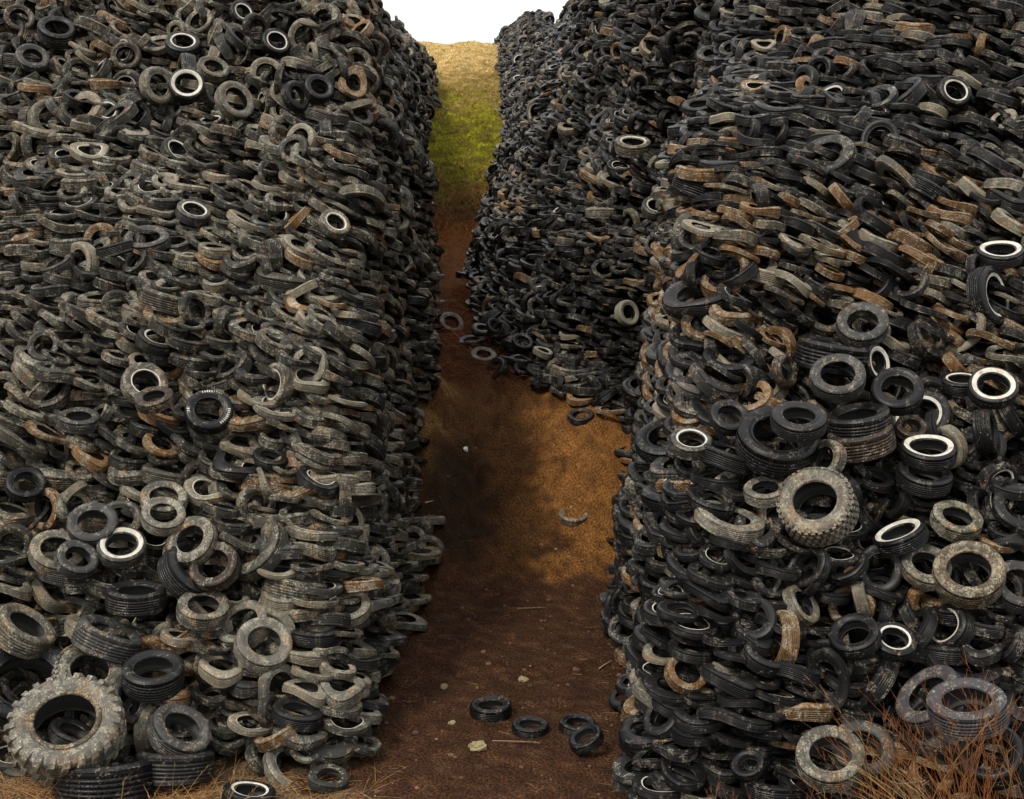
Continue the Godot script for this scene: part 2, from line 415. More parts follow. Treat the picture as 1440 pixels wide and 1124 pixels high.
func ring(p: PackedVector2Array, seg: int, b: Dictionary, turns: float, from := 0.0, to := TAU) -> ArrayMesh:
	var st := SurfaceTool.new()
	st.begin(Mesh.PRIMITIVE_TRIANGLES)
	st.set_smooth_group(0)
	var n := p.size()
	for i in seg + 1:
		var th := lerpf(from, to, i / float(seg))
		if i == seg and is_equal_approx(to - from, TAU):
			th = from
		for j in n:
			st.set_uv(Vector2(turns * i / float(seg), j / float(n - 1)))
			st.add_vertex(bend_point(Vector3(p[j].x * cos(th), p[j].y, p[j].x * sin(th)), b))
	for i in seg:
		for j in n - 1:
			var k := i * n + j
			st.add_index(k)
			st.add_index(k + 1)
			st.add_index(k + n)
			st.add_index(k + 1)
			st.add_index(k + n + 1)
			st.add_index(k + n)
	st.generate_normals()
	return st.commit()


func flip(p: PackedVector2Array) -> PackedVector2Array:
	var q := PackedVector2Array()
	for i in range(p.size() - 1, -1, -1):
		q.append(Vector2(p[i].x, -p[i].y))
	return q


func white_profile(R: float, w: float, rb: float, broad: String) -> PackedVector2Array:
	var sp := side_profile(R, w, rb)
	var s := R - rb
	var lo: float = {"ww": .16, "w": .10, "wt": .06}[broad]
	var hi: float = {"ww": .62, "w": .32, "wt": .17}[broad]
	var q := PackedVector2Array()
	for i in 7:
		var r := rb + s * lerpf(lo, hi, i / 6.0)
		q.append(Vector2(r, side_height(sp, r) + .0025))
	return q


# the meshes of one tyre: tread, two sidewalls, liner, perhaps a white wall
func tyre_meshes(R: float, w: float, rb: float, seg: int, b: Dictionary, deep: float, white := "") -> Dictionary:
	var m := {}
	var sp := side_profile(R, w, rb)
	m.upper = ring(sp, seg, b, 1.0)
	m.lower = ring(flip(sp), seg, b, 1.0)
	m.tread = ring(tread_profile(R, w, rb, deep), seg, b, 34.0)
	m.liner = ring(liner_profile(R, w, rb), seg, b, 1.0)
	if white != "":
		m.white = ring(white_profile(R, w, rb, white), seg, b, 1.0)
	return m


func joined(m: Dictionary) -> ArrayMesh:
	# surfaces: tread, sides, liner, white
	var st := SurfaceTool.new()
	st.begin(Mesh.PRIMITIVE_TRIANGLES)
	st.append_from(m.tread, 0, Transform3D.IDENTITY)
	var out := st.commit()
	st = SurfaceTool.new()
	st.begin(Mesh.PRIMITIVE_TRIANGLES)
	st.append_from(m.upper, 0, Transform3D.IDENTITY)
	st.append_from(m.lower, 0, Transform3D.IDENTITY)
	out = st.commit(out)
	st = SurfaceTool.new()
	st.begin(Mesh.PRIMITIVE_TRIANGLES)
	st.append_from(m.liner, 0, Transform3D.IDENTITY)
	out = st.commit(out)
	if m.has("white"):
		st = SurfaceTool.new()
		st.begin(Mesh.PRIMITIVE_TRIANGLES)
		st.append_from(m.white, 0, Transform3D.IDENTITY)
		out = st.commit(out)
	return out


func bent(amount: float) -> Dictionary:
	var dents := []
	for i in rng.randi_range(0, 2):
		dents.append([rng.randf() * TAU, rng.randf_range(.05, .2) * amount, rng.randf_range(.2, .6)])
	return {"squash": lerpf(1.0, rng.randf_range(.5, .88), minf(amount, 1.0)), "uneven": rng.randf_range(0, .35) * amount, "phase": rng.randf() * TAU, "dents": dents,
		"wave": rng.randf_range(-.03, .03) * amount, "oval": rng.randf_range(-.16, .16) * amount, "fold": rng.randf_range(-.2, .2) * amount, "twist": rng.randf_range(-.15, .15) * amount,
		"droop": rng.randf_range(.0, .2) * amount if amount > .6 else 0.0, "sag": rng.randf_range(.01, .06) * amount}


var variants := []
func make_variants():
	for i in 26:
		var hard := 1.0 if i < 14 else (1.35 if i < 17 else .45)
		var b := bent(hard)
		b.squash = rng.randf_range(.34, .5) if i < 7 else maxf(b.squash, .42)
		var R := R0 * rng.randf_range(.94, 1.04)
		var white := ""
		if i in [24]:
			white = "w"
		elif i in [3, 13]:
			white = "wt"
		var m := tyre_meshes(R, W0 * rng.randf_range(.84, 1.08), R * rng.randf_range(.54, .62), 40, b, [.009, .006, .002][i % 3], white)
		variants.append({"parts": m, "one": joined(m), "relief": i % 3, "white": white, "hard": hard})


func add_tyre(called: String, m: Dictionary, tone: String, relief: int, xf: Transform3D) -> Node3D:
	var t := Node3D.new()
	t.name = numbered(called)
	add_child(t)
	t.transform = xf
	var col: Color = TONES[tone][0]
	var d: int = TONES[tone][1]
	part("tread", m.tread, rubber(col, d, relief), t)
	part("sidewall", m.upper, rubber(col, d, 3), t)
	part("sidewall", m.lower, rubber(col, d, 3), t)
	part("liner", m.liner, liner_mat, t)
	if m.has("white"):
		part("white_wall", m.white, white_mat, t)
	return t


func frame_of(axis: Vector3, spin: float, s: float) -> Basis:
	var y := axis.normalized()
	var x := y.cross(Vector3(.31, .2, .93)).normalized()
	var z := x.cross(y)
	return Basis(x, y, z) * Basis(Vector3.UP, spin) * Basis.from_scale(Vector3(s, s, s))


# ---------------------------------------------------------------- the heaps
func left_front(y: float) -> float:
	return 14.6 + (.8 * y if y < 5 else 4 + 1.15 * (y - 5))


func lean_in(h: float, d: float) -> float:
	return .10 * maxf(0, h) + .27 * maxf(0, h - 4.0) * smoothstep(24, 35, d)


func right_front(y: float) -> float:
	return 13.2 + (.8 * y if y < 6.5 else 5.2 + 1.25 * (y - 6.5))


func smooth_line(p: PackedVector2Array, times: int) -> PackedVector2Array:
	for k in times:
		var q := PackedVector2Array([p[0]])
		for i in p.size() - 1:
			q.append(p[i].lerp(p[i + 1], .25))
			q.append(p[i].lerp(p[i + 1], .75))
		q.append(p[-1])
		p = q
	return p


# the line of a heap's face at height y, in (x, d)
func contour(heap: int, y: float) -> PackedVector2Array:
	var p := PackedVector2Array()
	if heap == 0:
		var df := left_front(y)
		p.append(Vector2(-17, df + .3))
		p.append(Vector2(-6, df))
		var cx := knots(LEFT_TOE, df) - lean_in(y - ground_base(df), df)
		p.append(Vector2(cx - 1.1, df))
		p.append(Vector2(cx, df))
		for d in [df + 1.1, df + 2.5, df + 6, df + 10, 32, 38, 44, 50, 55, 60, 65, 70, 77]:
			if d > p[-1].y + .9:
				p.append(Vector2(knots(LEFT_TOE, d) - lean_in(y - ground_base(d), d), d))
	elif heap == 1:
		var df := right_front(y)
		p.append(Vector2(17, df + .3))
		var melt := smoothstep(7.5, 11.0, y)
		p.append(Vector2(lerpf(5, 9, melt), df))
		p.append(Vector2(lerpf(3.4, 6, melt), df + melt * 1.0))
		p.append(Vector2(knots(RIGHT_TOE, df) + .15 * minf(y, 6) + melt * 1.3, df + melt * 3.0))
		for d in [df + 1, df + 2.5, df + 5, 25, 29, 32]:
			if d > p[-1].y + .8:
				p.append(Vector2(knots(RIGHT_TOE, d) + .15 * minf(y, 6) + melt * 1.3, d))
	else:
		var q := PackedVector2Array()
		for k in BACK_TOE:
			q.append(Vector2(k[0], k[1]))
		q = smooth_line(q, 2)
		for i in q.size():
			var t := (q[mini(i + 1, q.size() - 1)] - q[maxi(i - 1, 0)]).normalized()
			var n := Vector2(-t.y, t.x)
			var cot := lerpf(.66, .45, smoothstep(32, 40, q[i].y))
			p.append(q[i] - n * (cot * maxf(-.2, y - ground_base(q[i].y))))
	return smooth_line(p, 2 if heap < 2 else 0)


func top_of(heap: int, d: float) -> float:
	return knots(LEFT_TOP, d) if heap == 0 else (30.0 if heap == 1 else knots(BACK_TOP, d))


func tone_at(heap: int, p: Vector3) -> Color:
	# the left heap is older and dustier; the right one blacker, with a belt of clay-stained tyres
	var n := wob.get_noise_3d(p.x * 2 + 90, p.y * 2, p.z * 2)
	var v := rng.randf_range(.3, 1.3)
	var pick := rng.randf()
	var c := Color(.022, .0215, .0175) if heap == 0 else Color(.009, .009, .0094)
	var pale := .17 if heap == 0 else .075
	var clay := .06
	if heap == 0:      # pale casings more frequent low down toward the gap
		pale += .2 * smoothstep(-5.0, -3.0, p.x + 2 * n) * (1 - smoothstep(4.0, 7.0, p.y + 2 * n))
	if heap == 1:
		var belt := smoothstep(3.6, 5.0, p.y + n) * (1 - smoothstep(6.8, 8.4, p.y + .15 * (p.x - 6) + n))
		clay += .22 * belt
		pale += .16 * belt
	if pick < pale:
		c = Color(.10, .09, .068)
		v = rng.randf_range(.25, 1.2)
	elif pick < pale + clay:
		c = Color(.10, .048, .015)
		v = rng.randf_range(.45, 1.1)
	else:
		v *= 1 + .7 * n
	c = c * v
	c.a = 1
	return c


func make_heaps():
	make_variants()
	var cam_at := Vector3(0, 6.5, 0)
	var marks := []
	for k in MARKED:
		marks.append({"kind": k[0], "tone": k[1], "at": Vector3(k[2], k[3], k[4]), "axis": Vector3(k[5], k[6], k[7]).normalized(), "size": k[8], "label": k[9], "short": k[10]})
	# every tyre laid in courses: [transform, variant, colour, heap, layer]
	var laid := []
	for heap in 3:
		for layer in 4:
			var y := .12 + layer * .07
			var row := 0
			while y < 30:
				var line := contour(heap, y)
				var step := rng.randf_range(0, .4)
				var along := 0.0
				for i in line.size() - 1:
					var a := line[i]
					var bq := line[i + 1]
					var ln := a.distance_to(bq)
					if ln < .001:
						continue
					var t := (bq - a) / ln
					var n := Vector2(t.y, -t.x) if heap == 0 else Vector2(-t.y, t.x)
					while step < along + ln:
						var q := a.lerp(bq, (step - along) / ln)
						var far := smoothstep(24, 60, q.y)
						step += rng.randf_range(.34, .5) * lerpf(1.0, 1.15, far)
						if layer == 3 and q.y > 34:
							continue
						if y > 6.5 + .225 * q.y + .4 or absf(q.x) > .45 * q.y + .6:
							continue
						var h := y - ground_base(q.y)
						if h < -.15 or h > top_of(heap, q.y) + .5 * wob.get_noise_1d(q.y * 3):
							continue
						var crest := smoothstep(top_of(heap, q.y) - 2.2, top_of(heap, q.y), h)
						var bump := .5 * wob.get_noise_3d(q.x * 1.6, y * 1.6, q.y * 1.3) + .12 * fine.get_noise_3d(q.x, y, q.y)
						var inset: float = layer * .38 - bump + crest * crest * 1.1 + rng.randf_range(-.12, .1)
						if h < .55:      # spilled from the foot
							inset -= (rng.randf_range(.0, 1.1) if heap == 2 and q.y < 31 else rng.randf_range(0, .4 if heap == 0 else .15)) * rng.randf()
						var pos2 := q - n * inset
						var wave := .22 * wob.get_noise_2d(pos2.x * .9 + heap * 50, pos2.y * .9 + y * .3)
						var p := Vector3(pos2.x, y + wave + rng.randf_range(-.05, .05), -pos2.y)
						p.y = maxf(p.y, ground_at(p.x, pos2.y) + .07)
						var skip := false
						if layer < 3:
							for k in marks:
								var dv: Vector3 = p - k.at
								if absf(dv.x) > 1 or absf(dv.y) > 1:
									continue
								var al: float = dv.dot(k.axis)
								var rad: float = (dv - k.axis * al).length()
								var rr: float = k.size * .5
								if al > -.04 and al < 1.1 and rad < rr + .34 or al > -.26 and al < 0.0 and rad < rr * .9 + .1:
									skip = true
									break
								# room in front of the ring
								var outw := Vector3(n.x, .7, -n.y).normalized()
								var ou := dv.dot(outw)
								if ou > 0 and (dv - outw * ou).length() < rr + .14:
									skip = true
									break
						if skip:
							continue
						var right3 := Vector3(t.x, 0, -t.y) * (1.0 if heap == 0 else -1.0)
						var out3 := Vector3(n.x, 0, -n.y)
						var toss := .14
						if heap == 0:
							toss = .45 * smoothstep(7.6, 9.5, y) + .3 * (1 - smoothstep(2.6, 3.8, y)) * smoothstep(-2.6, -3.6, p.x) + .12
						elif heap == 1:
							toss = .35 * smoothstep(1.2, 2.2, y) * (1 - smoothstep(4.6, 5.6, y)) * smoothstep(2.4, 3.4, p.x) + .14
						else:
							toss = .25
						if crest > .3:
							toss = .7
						var axis := Vector3.UP
						var settled := rng.randf() > toss
						if not settled:
							axis = (out3 * rng.randf_range(-.1, 1.0) + Vector3.UP * rng.randf_range(-.2, 1.1) + right3 * rng.randf_range(-1, 1)).normalized()
						else:
							var lean := .32 + .55 * wob.get_noise_3d(p.x * .7 + 200, p.y * 1.3, p.z * .7) + rng.randf_range(-.15, .15)
							lean *= lerpf(.35, 1.0, smoothstep(1.5, 4.5, y))
							var tip := .06 + .45 * wob.get_noise_3d(p.x * .8 - 300, p.y * 1.1, p.z * .8) + rng.randf_range(-.16, .16)
							axis = (Vector3.UP * cos(lean) + right3 * sin(lean) + out3 * tip).normalized()
						var s := rng.randf_range(.72, 1.1)
						if rng.randf() < .08:
							s *= rng.randf_range(1.2, 1.55)
						var fr := frame_of(axis, rng.randf() * TAU, s)
						if settled:
							var ox := (out3 - axis * out3.dot(axis)).normalized()
							fr = Basis(ox, axis, ox.cross(axis)) * Basis(Vector3.UP, rng.randfn(0, 1.1)) * Basis.from_scale(Vector3(s, s, s))
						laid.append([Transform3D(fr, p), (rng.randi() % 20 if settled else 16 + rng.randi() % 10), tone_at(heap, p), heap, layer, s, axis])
					along += ln
				y += .19 if y < 9 else .205
				row += 1
	print("laid ", laid.size())
	# the tyres that show largest become objects of their own
	var near := []
	for i in laid.size():
		var c: Array = laid[i]
		if c[4] > 0:
			continue
		var p: Vector3 = c[0].origin
		var v := p - cam_at
		var px := v.x / -v.z
		var py := (v.y / -v.z) + .1228
		if absf(px) > .42 or absf(py) > .335:
			continue
		near.append([v.length() / c[5], i])
	near.sort()
	var chosen := {}
	for i in mini(205, near.size()):
		chosen[near[i][1]] = true
	var rest := {}
	var relief_rest := []
	for i in laid.size():
		var c: Array = laid[i]
		if chosen.has(i):
			continue
		var lum: float = c[2].get_luminance()
		var d := 0 if lum < .0075 else (1 if lum < .022 else 2)
		var key := "%d %d" % [c[1], d]
		if not rest.has(key):
			rest[key] = []
		rest[key].append(c)
	var heap_node := Node3D.new()
	heap_node.name = "tyre_heap"
	tag(heap_node, "thousands of scrap tyres packed into two towering heaps either side of the gap", "tyres", "", "stuff")
	add_child(heap_node)
	for key in rest:
		var vi := int(key.get_slice(" ", 0))
		var d := int(key.get_slice(" ", 1))
		var mesh: ArrayMesh = variants[vi].one.duplicate()
		mesh.surface_set_material(0, rubber(Color.WHITE, d, variants[vi].relief, true))
		mesh.surface_set_material(1, rubber(Color.WHITE, d, 3, true))
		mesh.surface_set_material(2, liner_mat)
		if mesh.get_surface_count() > 3:
			mesh.surface_set_material(3, white_mat)
		var mm := MultiMesh.new()
		mm.transform_format = MultiMesh.TRANSFORM_3D
		mm.use_colors = true
		mm.mesh = mesh
		mm.instance_count = rest[key].size()
		for i in rest[key].size():
			mm.set_instance_transform(i, rest[key][i][0])
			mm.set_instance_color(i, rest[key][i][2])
		var mi := MultiMeshInstance3D.new()
		mi.name = "packed_tyres"
		mi.multimesh = mm
		mi.set_meta("kind", "stuff")
		heap_node.add_child(mi, true)
	make_cores(heap_node)
	make_marked(marks)
	make_individuals(laid, chosen, marks)


func make_cores(parent: Node):
	# solid sheets added behind the outer tyres to keep sky light from leaking through
	for heap in 3:
		var st := SurfaceTool.new()
		st.begin(Mesh.PRIMITIVE_TRIANGLES)
		st.set_smooth_group(0)
		var cols := 60
		var rows := 0
		var y := -.4
		while y < 22:
			var line := contour(heap, maxf(y, 0.0))
			var total := 0.0
			for i in line.size() - 1:
				total += line[i].distance_to(line[i + 1])
			var acc := 0.0
			var i := 0
			for k in cols + 1:
				var want := total * k / float(cols)
				while i < line.size() - 2 and acc + line[i].distance_to(line[i + 1]) < want:
					acc += line[i].distance_to(line[i + 1])
					i += 1
				var ln := line[i].distance_to(line[i + 1])
				var t := (line[i + 1] - line[i]).normalized()
				var n := Vector2(t.y, -t.x) if heap == 0 else Vector2(-t.y, t.x)
				var q := line[i].lerp(line[i + 1], clampf((want - acc) / maxf(ln, .001), 0, 1))
				var h := y - ground_base(q.y)
				var over := maxf(0.0, h - top_of(heap, q.y) + 1.0)
				q -= n * (1.3 + over * 2.5)
				st.add_vertex(Vector3(q.x, minf(y, ground_base(q.y) + top_of(heap, q.y) - .6), -q.y))
			rows += 1
			y += .7
		for r in rows - 1:
			for k in cols:
				var a := r * (cols + 1) + k
				for v in ([a, a + cols + 1, a + 1, a + 1, a + cols + 1, a + cols + 2] if heap == 0 else [a, a + 1, a + cols + 1, a + 1, a + cols + 2, a + cols + 1]):
					st.add_index(v)
		st.generate_normals()
		var m := StandardMaterial3D.new()
		m.albedo_color = lin(Color(.02, .02, .018))
		m.roughness = .9
		var o := part("light_block_core", st.commit(), m, parent)
		o.set_meta("kind", "stuff")


func make_marked(marks: Array):
	var cache := {}
	for i in marks.size():
		var k: Dictionary = marks[i]
		var kind: String = k.kind
		var s: float = k.size / (2 * R0)
		var p: Vector3 = k.at
		if k.short.ends_with("floor tyre") or k.short.ends_with("slope tyre"):
			var lift := .085 * s if not k.short.begins_with("the propped") else .16
			p.y = ground_at(p.x, -p.z) + lift
		if k.short == "the half-buried tyre" or k.short == "the bank-brow tyre":
			p.y = ground_at(p.x, -p.z) - .02
		var xf := Transform3D(frame_of(k.axis, rng.randf() * TAU, s), p)
		if kind == "t":
			xf = Transform3D(frame_of(k.axis, 0, 1.0), p)
			var t := tractor_tyre(k.size * .5, xf)
			tag(t, k.label, "tyre", "tyres thrown on the heaps")
			continue
		var key := "%s %d" % [kind, i % 7]
		if not cache.has(key):
			var b := bent(.24)
			b.squash = 1.0
			if k.label.contains("fold") or k.label.contains("collapsed") or k.label.contains("torn") or k.label.contains("crushed"):
				b = bent(1.2)
			var w := W0 * (1.22 if kind == "b" else (1.25 if kind == "m" else rng.randf_range(.9, 1.1)))
			var white: String = kind if kind in ["w", "ww", "wt"] else ""
			var m := tyre_meshes(R0, w, R0 * (.6 if kind == "b" else rng.randf_range(.54, .6)), 64, b, .007, white)
			cache[key] = [m, b, w]
		var c: Array = cache[key]
		var t := add_tyre({"b": "truck_tyre", "m": "off_road_tyre"}.get(kind, "car_tyre"), c[0], k.tone, i % 3 if kind != "m" else 1, xf)
		tag(t, k.label, "tyre", "tyres thrown on the heaps")
		if kind == "m":
			part("tread_knobs", knobs(R0, c[2], c[1]), rubber(TONES[k.tone][0], 2, 2), t).set_meta("kind", "stuff")
		if kind == "l":
			part("white_lettering", letter_marks(R0, c[2]), white_mat, t).set_meta("kind", "stuff")


func block(st: SurfaceTool, pts: Array):
	# pts: eight corners, lower four then upper four
	for f in [[0, 1, 2, 3], [7, 6, 5, 4], [0, 4, 5, 1], [1, 5, 6, 2], [2, 6, 7, 3], [3, 7, 4, 0]]:
		for q in [0, 1, 2, 0, 2, 3]:
			st.add_vertex(pts[f[q]])


func knobs(R: float, w: float, b: Dictionary) -> ArrayMesh:
	var st := SurfaceTool.new()
	st.begin(Mesh.PRIMITIVE_TRIANGLES)
	st.set_smooth_group(-1)
	for side in [-1.0, 1.0]:
		for row in 3:
			for i in 34:
				var th := TAU * (i + (.5 if (row == 1) != (side > 0) else 0.0)) / 34
				var dt := .055 if row > 0 else .06
				var lo := [[R * .93, 1.02 * w], [R * .97, .84 * w]] if row == 0 else ([[R - .015, .82 * w], [R - .014, .5 * w]] if row == 1 else [[R - .013, .44 * w], [R - .013, .1 * w]])
				var up := [[R * .955, 1.10 * w], [R * 1.02, .93 * w]] if row == 0 else ([[R + .016, .84 * w], [R + .016, .5 * w]] if row == 1 else [[R + .016, .42 * w], [R + .016, .12 * w]])
				var pts := []
				for lv in [lo, up]:
					for c in [[0, -1], [1, -1], [1, 1], [0, 1]]:
						var a: float = th + c[1] * dt
						var v: Array = lv[c[0]]
						pts.append(bend_point(Vector3(v[0] * cos(a), v[1] * side, v[0] * sin(a)), b))
				block(st, pts)
	st.generate_normals()
	return st.commit()


func letter_marks(R: float, w: float) -> ArrayMesh:
	# the raised white marks are too small to read in the photograph: short upright strokes in two arcs
	var st := SurfaceTool.new()
	st.begin(Mesh.PRIMITIVE_TRIANGLES)
	st.set_smooth_group(-1)
	var rb := R * .57
	var sp := side_profile(R, w, rb)
	for arc in [.4, 2.6, 4.5]:
		for i in 9:
			var th: float = arc + i * .115
			var th2: float = th + rng.randf_range(.03, .075)
			var pts := []
			for up in [-.004, .004]:
				for c in [[.5, 0], [.74, 0], [.74, 1], [.5, 1]]:
					var r: float = rb + (R - rb) * c[0]
					var a := th if c[1] == 0 else th2
					pts.append(Vector3(r * cos(a), side_height(sp, r) + .004 + up, r * sin(a)))
			block(st, pts)
	st.generate_normals()
	return st.commit()


func tractor_tyre(R: float, xf: Transform3D) -> Node3D:
	var w := R * .31
	var rb := R * .56
	var b := {}
	var sc := R / R0
	var m := tyre_meshes(R * .955, w, rb, 72, b, .002)
	var t := add_tyre("tractor_tyre", m, "pale", 2, xf)
	# chunky lugs round both shoulders
	var st := SurfaceTool.new()
	st.begin(Mesh.PRIMITIVE_TRIANGLES)
	st.set_smooth_group(-1)
	var prof := [[.80, 1.05, .0], [.90, .98, .0], [.945, .80, .015], [.95, .1, .09]]
	var topp := [[.82, 1.13, .0], [.94, 1.10, .0], [1.0, .86, .015], [1.0, .1, .09]]
	for j in 3:
		var pts := []
		for lv in [prof, topp]:
			var narrow := .055 if lv == topp else .068
			for c in [[j, -1], [j + 1, -1], [j + 1, 1], [j, 1]]:
				var v: Array = lv[c[0]]
				var a: float = c[1] * narrow + v[2]
				pts.append(Vector3(v[0] * R * cos(a), v[1] * w, v[0] * R * sin(a)))
		block(st, pts)
	st.generate_normals()
	var lug := st.commit()
	var lm := rubber(TONES["pale"][0], 2, 2)
	for side in 2:
		for i in 24:
			var o := part("lug", lug, lm, t)
			var bs := Basis(Vector3.UP, TAU * (i + .5 * side) / 24.0)
			if side == 1:
				bs = bs * Basis(Vector3.RIGHT, PI)
			o.basis = bs
			o.scale = Vector3.ONE * rng.randf_range(.985, 1.01)
	# bead ring of the wheel well
	part("bead_ring", ring(PackedVector2Array([Vector2(rb - .02, .80 * w), Vector2(rb - .03, .9 * w), Vector2(rb - .005, .98 * w), Vector2(rb + .03, .97 * w), Vector2(rb + .035, .86 * w)]), 64, {}, 1.0), rubber(TONES["mud"][0], 2, 2), t)
	return t


func look_of(c: Color) -> String:
	var best := "grey"
	var bd := 9.0
	for k in ["black", "dark", "charcoal", "grey", "olive", "dusty", "pale", "tan", "ochre", "brown"]:
		var q: Color = TONES[k][0]
		var dd := Vector3(sqrt(q.r) - sqrt(c.r), sqrt(q.g) - sqrt(c.g), sqrt(q.b) - sqrt(c.b)).length()
		if dd < bd:
			bd = dd
			best = k
	return best


func make_individuals(laid: Array, chosen: Dictionary, marks: Array):
	var used := {}
	var says := {"black": "black", "dark": "dark grey", "charcoal": "charcoal", "grey": "mid-grey", "olive": "olive-grey", "dusty": "dusty grey", "pale": "pale grey", "tan": "tan-stained", "ochre": "rust-stained", "brown": "brown"}
	for i in chosen:
		var c: Array = laid[i]
		var v: Dictionary = variants[c[1]]
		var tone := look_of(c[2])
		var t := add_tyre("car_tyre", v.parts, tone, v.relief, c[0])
		var p: Vector3 = c[0].origin
		var axis: Vector3 = c[6]
		var pose := "lying flat" if axis.y > .9 else ("tilted to one side" if absf(axis.x) > absf(axis.z) else "tipped outwards")
		if v.hard > 1.3:
			pose = "crushed and folded"
		# the marked tyres nearest to it on the same side of the gap
		var ds := []
		for k in marks.size():
			if signf(marks[k].at.x - .3) == signf(p.x - .3) and marks[k].short.find("floor") < 0 and marks[k].short.find("slope") < 0:
				ds.append([p.distance_to(marks[k].at), k])
		ds.sort()
		var label := ""
		for tries in 16:
			var near: Dictionary = marks[ds[tries / 2][1]]
			var off: Vector3 = p - near.at
			var side := ""
			if absf(off.x) > 1.3 * absf(off.y):
				side = "right of" if off.x > 0 else "left of"
			elif absf(off.y) > 1.3 * absf(off.x):
				side = "above" if off.y > 0 else "below"
			else:
				side = ("above and " if off.y > 0 else "below and ") + ("right of" if off.x > 0 else "left of")
			var how := "just " if off.length() < .75 else ""
			label = "%s tyre %s %s%s %s" % [says[tone], pose, how, side, near.short]
			if tries % 2 == 1:
				label = "%s tyre %s, between %s and %s" % [says[tone], pose, near.short, marks[ds[tries / 2 + 1][1]].short]
			if not used.has(label) and label.split(" ").size() <= 16:
				break
		used[label] = true
		tag(t, label, "tyre", "tyres packed in the heaps")


# ---------------------------------------------------------------- ground
func soil(x: float, d: float) -> Color:
	var n := wob.get_noise_2d(x * 3.2, d * 3.2)
	var f := fine.get_noise_2d(x * 2.2, d * 2.2)
	var c := Color(.086, .036, .0145)
	var dd := d + n * 1.6 + f * 1.0
	var xx := x + n * .9 + f * .5
	c = c.lerp(Color(.13, .064, .028), smoothstep(.05, .4, f) * .7)
	c = c.lerp(Color(.055, .022, .009), smoothstep(.1, .35, fine.get_noise_2d(x * 7 + 30, d * 6)) * .55)
	if d < 15.2:
		c = c.lerp(Color(.24, .16, .085), smoothstep(1.4, 2.6, absf(xx - .0)) * smoothstep(15.4, 14.4, dd))
	# the bank: ochre clay at both sides, olive film in the middle
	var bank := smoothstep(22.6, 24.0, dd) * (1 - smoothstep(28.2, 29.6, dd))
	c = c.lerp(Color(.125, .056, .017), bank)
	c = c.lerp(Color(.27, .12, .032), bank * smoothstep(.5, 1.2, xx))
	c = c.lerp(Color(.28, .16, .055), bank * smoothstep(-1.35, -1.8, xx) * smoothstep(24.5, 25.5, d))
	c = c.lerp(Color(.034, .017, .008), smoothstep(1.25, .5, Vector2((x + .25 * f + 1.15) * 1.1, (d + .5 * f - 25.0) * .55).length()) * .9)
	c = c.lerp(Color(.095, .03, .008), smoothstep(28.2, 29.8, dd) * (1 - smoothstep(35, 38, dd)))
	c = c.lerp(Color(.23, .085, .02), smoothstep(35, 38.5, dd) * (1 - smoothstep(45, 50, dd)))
	c = c.lerp(Color(.15, .085, .022), smoothstep(47, 53, dd))
	c = c.lerp(Color(.25, .235, .014).lerp(Color(.14, .115, .015), smoothstep(-.15, .2, n + f * .5)), smoothstep(52.5, 56, dd + n * 4))
	c = c.lerp(Color(.27, .19, .055), smoothstep(64, 71, dd + n * 5))
	c = c.lerp(Color(.52, .38, .16), smoothstep(71, 80, dd + n * 5))
	var g := fine.get_noise_2d(x * 9, d * (3.0 if bank > .2 else 8.0))
	var k := 1 + f * .4 + g * .55
	return Color(c.r * k, c.g * k, c.b * k)


func make_ground():
	var xs := [-400.0, -150, -60, -30, -20, -14, -10, -8]
	var x := -6.5
	while x < 6.6:
		xs.append(x)
		x += .1
	xs.append_array([8, 10, 14, 20, 30, 60, 150, 400])
	var zs := [-60.0, -20, 0, 6, 9, 11]
	var d := 12.5
	while d < 100:
		zs.append(d)
		d += .1 if d < 32 else (.16 if d < 50 else .4)
	zs.append_array([110, 130, 160, 200, 300, 600])
	var st := SurfaceTool.new()
	st.begin(Mesh.PRIMITIVE_TRIANGLES)
	st.set_smooth_group(0)
	for dz in zs:
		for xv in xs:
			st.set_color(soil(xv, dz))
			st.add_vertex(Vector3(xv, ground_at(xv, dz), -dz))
	var n := xs.size()
	for j in zs.size() - 1:
		for i in n - 1:
			var a := j * n + i
			for v in [a, a + n, a + 1, a + 1, a + n, a + n + 1]:
				st.add_index(v)
	st.generate_normals()
	var m := StandardMaterial3D.new()
	m.vertex_color_use_as_albedo = true
	m.roughness = .95
	m.metallic_specular = .25
	m.uv1_triplanar = true
	m.uv1_world_triplanar = true
	m.uv1_scale = Vector3(.7, .7, .7)
	var s := 512
	var a := gray(noise(61, .05, 5), s)
	var b := gray(noise(62, .2, 3), s)
	var im := Image.create(s, s, false, Image.FORMAT_RGB8)
	var hi := Image.create(s, s, false, Image.FORMAT_RGB8)
	for yy in s:
		for xx in s:
			var va := a[yy * s + xx] / 255.0
			var vb := b[yy * s + xx] / 255.0
			var v := clampf(.66 + .9 * (va - .5) + .6 * (vb - .5), .1, 1)
			im.set_pixel(xx, yy, Color(v, v * .99, v * .97))
			var z := va * .6 + vb * .4
			hi.set_pixel(xx, yy, Color(z, z, z))
	m.albedo_texture = ImageTexture.create_from_image(im)
	m.heightmap_enabled = true
	m.heightmap_texture = ImageTexture.create_from_image(hi)
	m.heightmap_scale = 6.0
	var o := part("ground", st.commit(), m, self)
	tag(o, "brown earth floor of the gap rising to a grassy golden hillside", "ground", "", "structure")


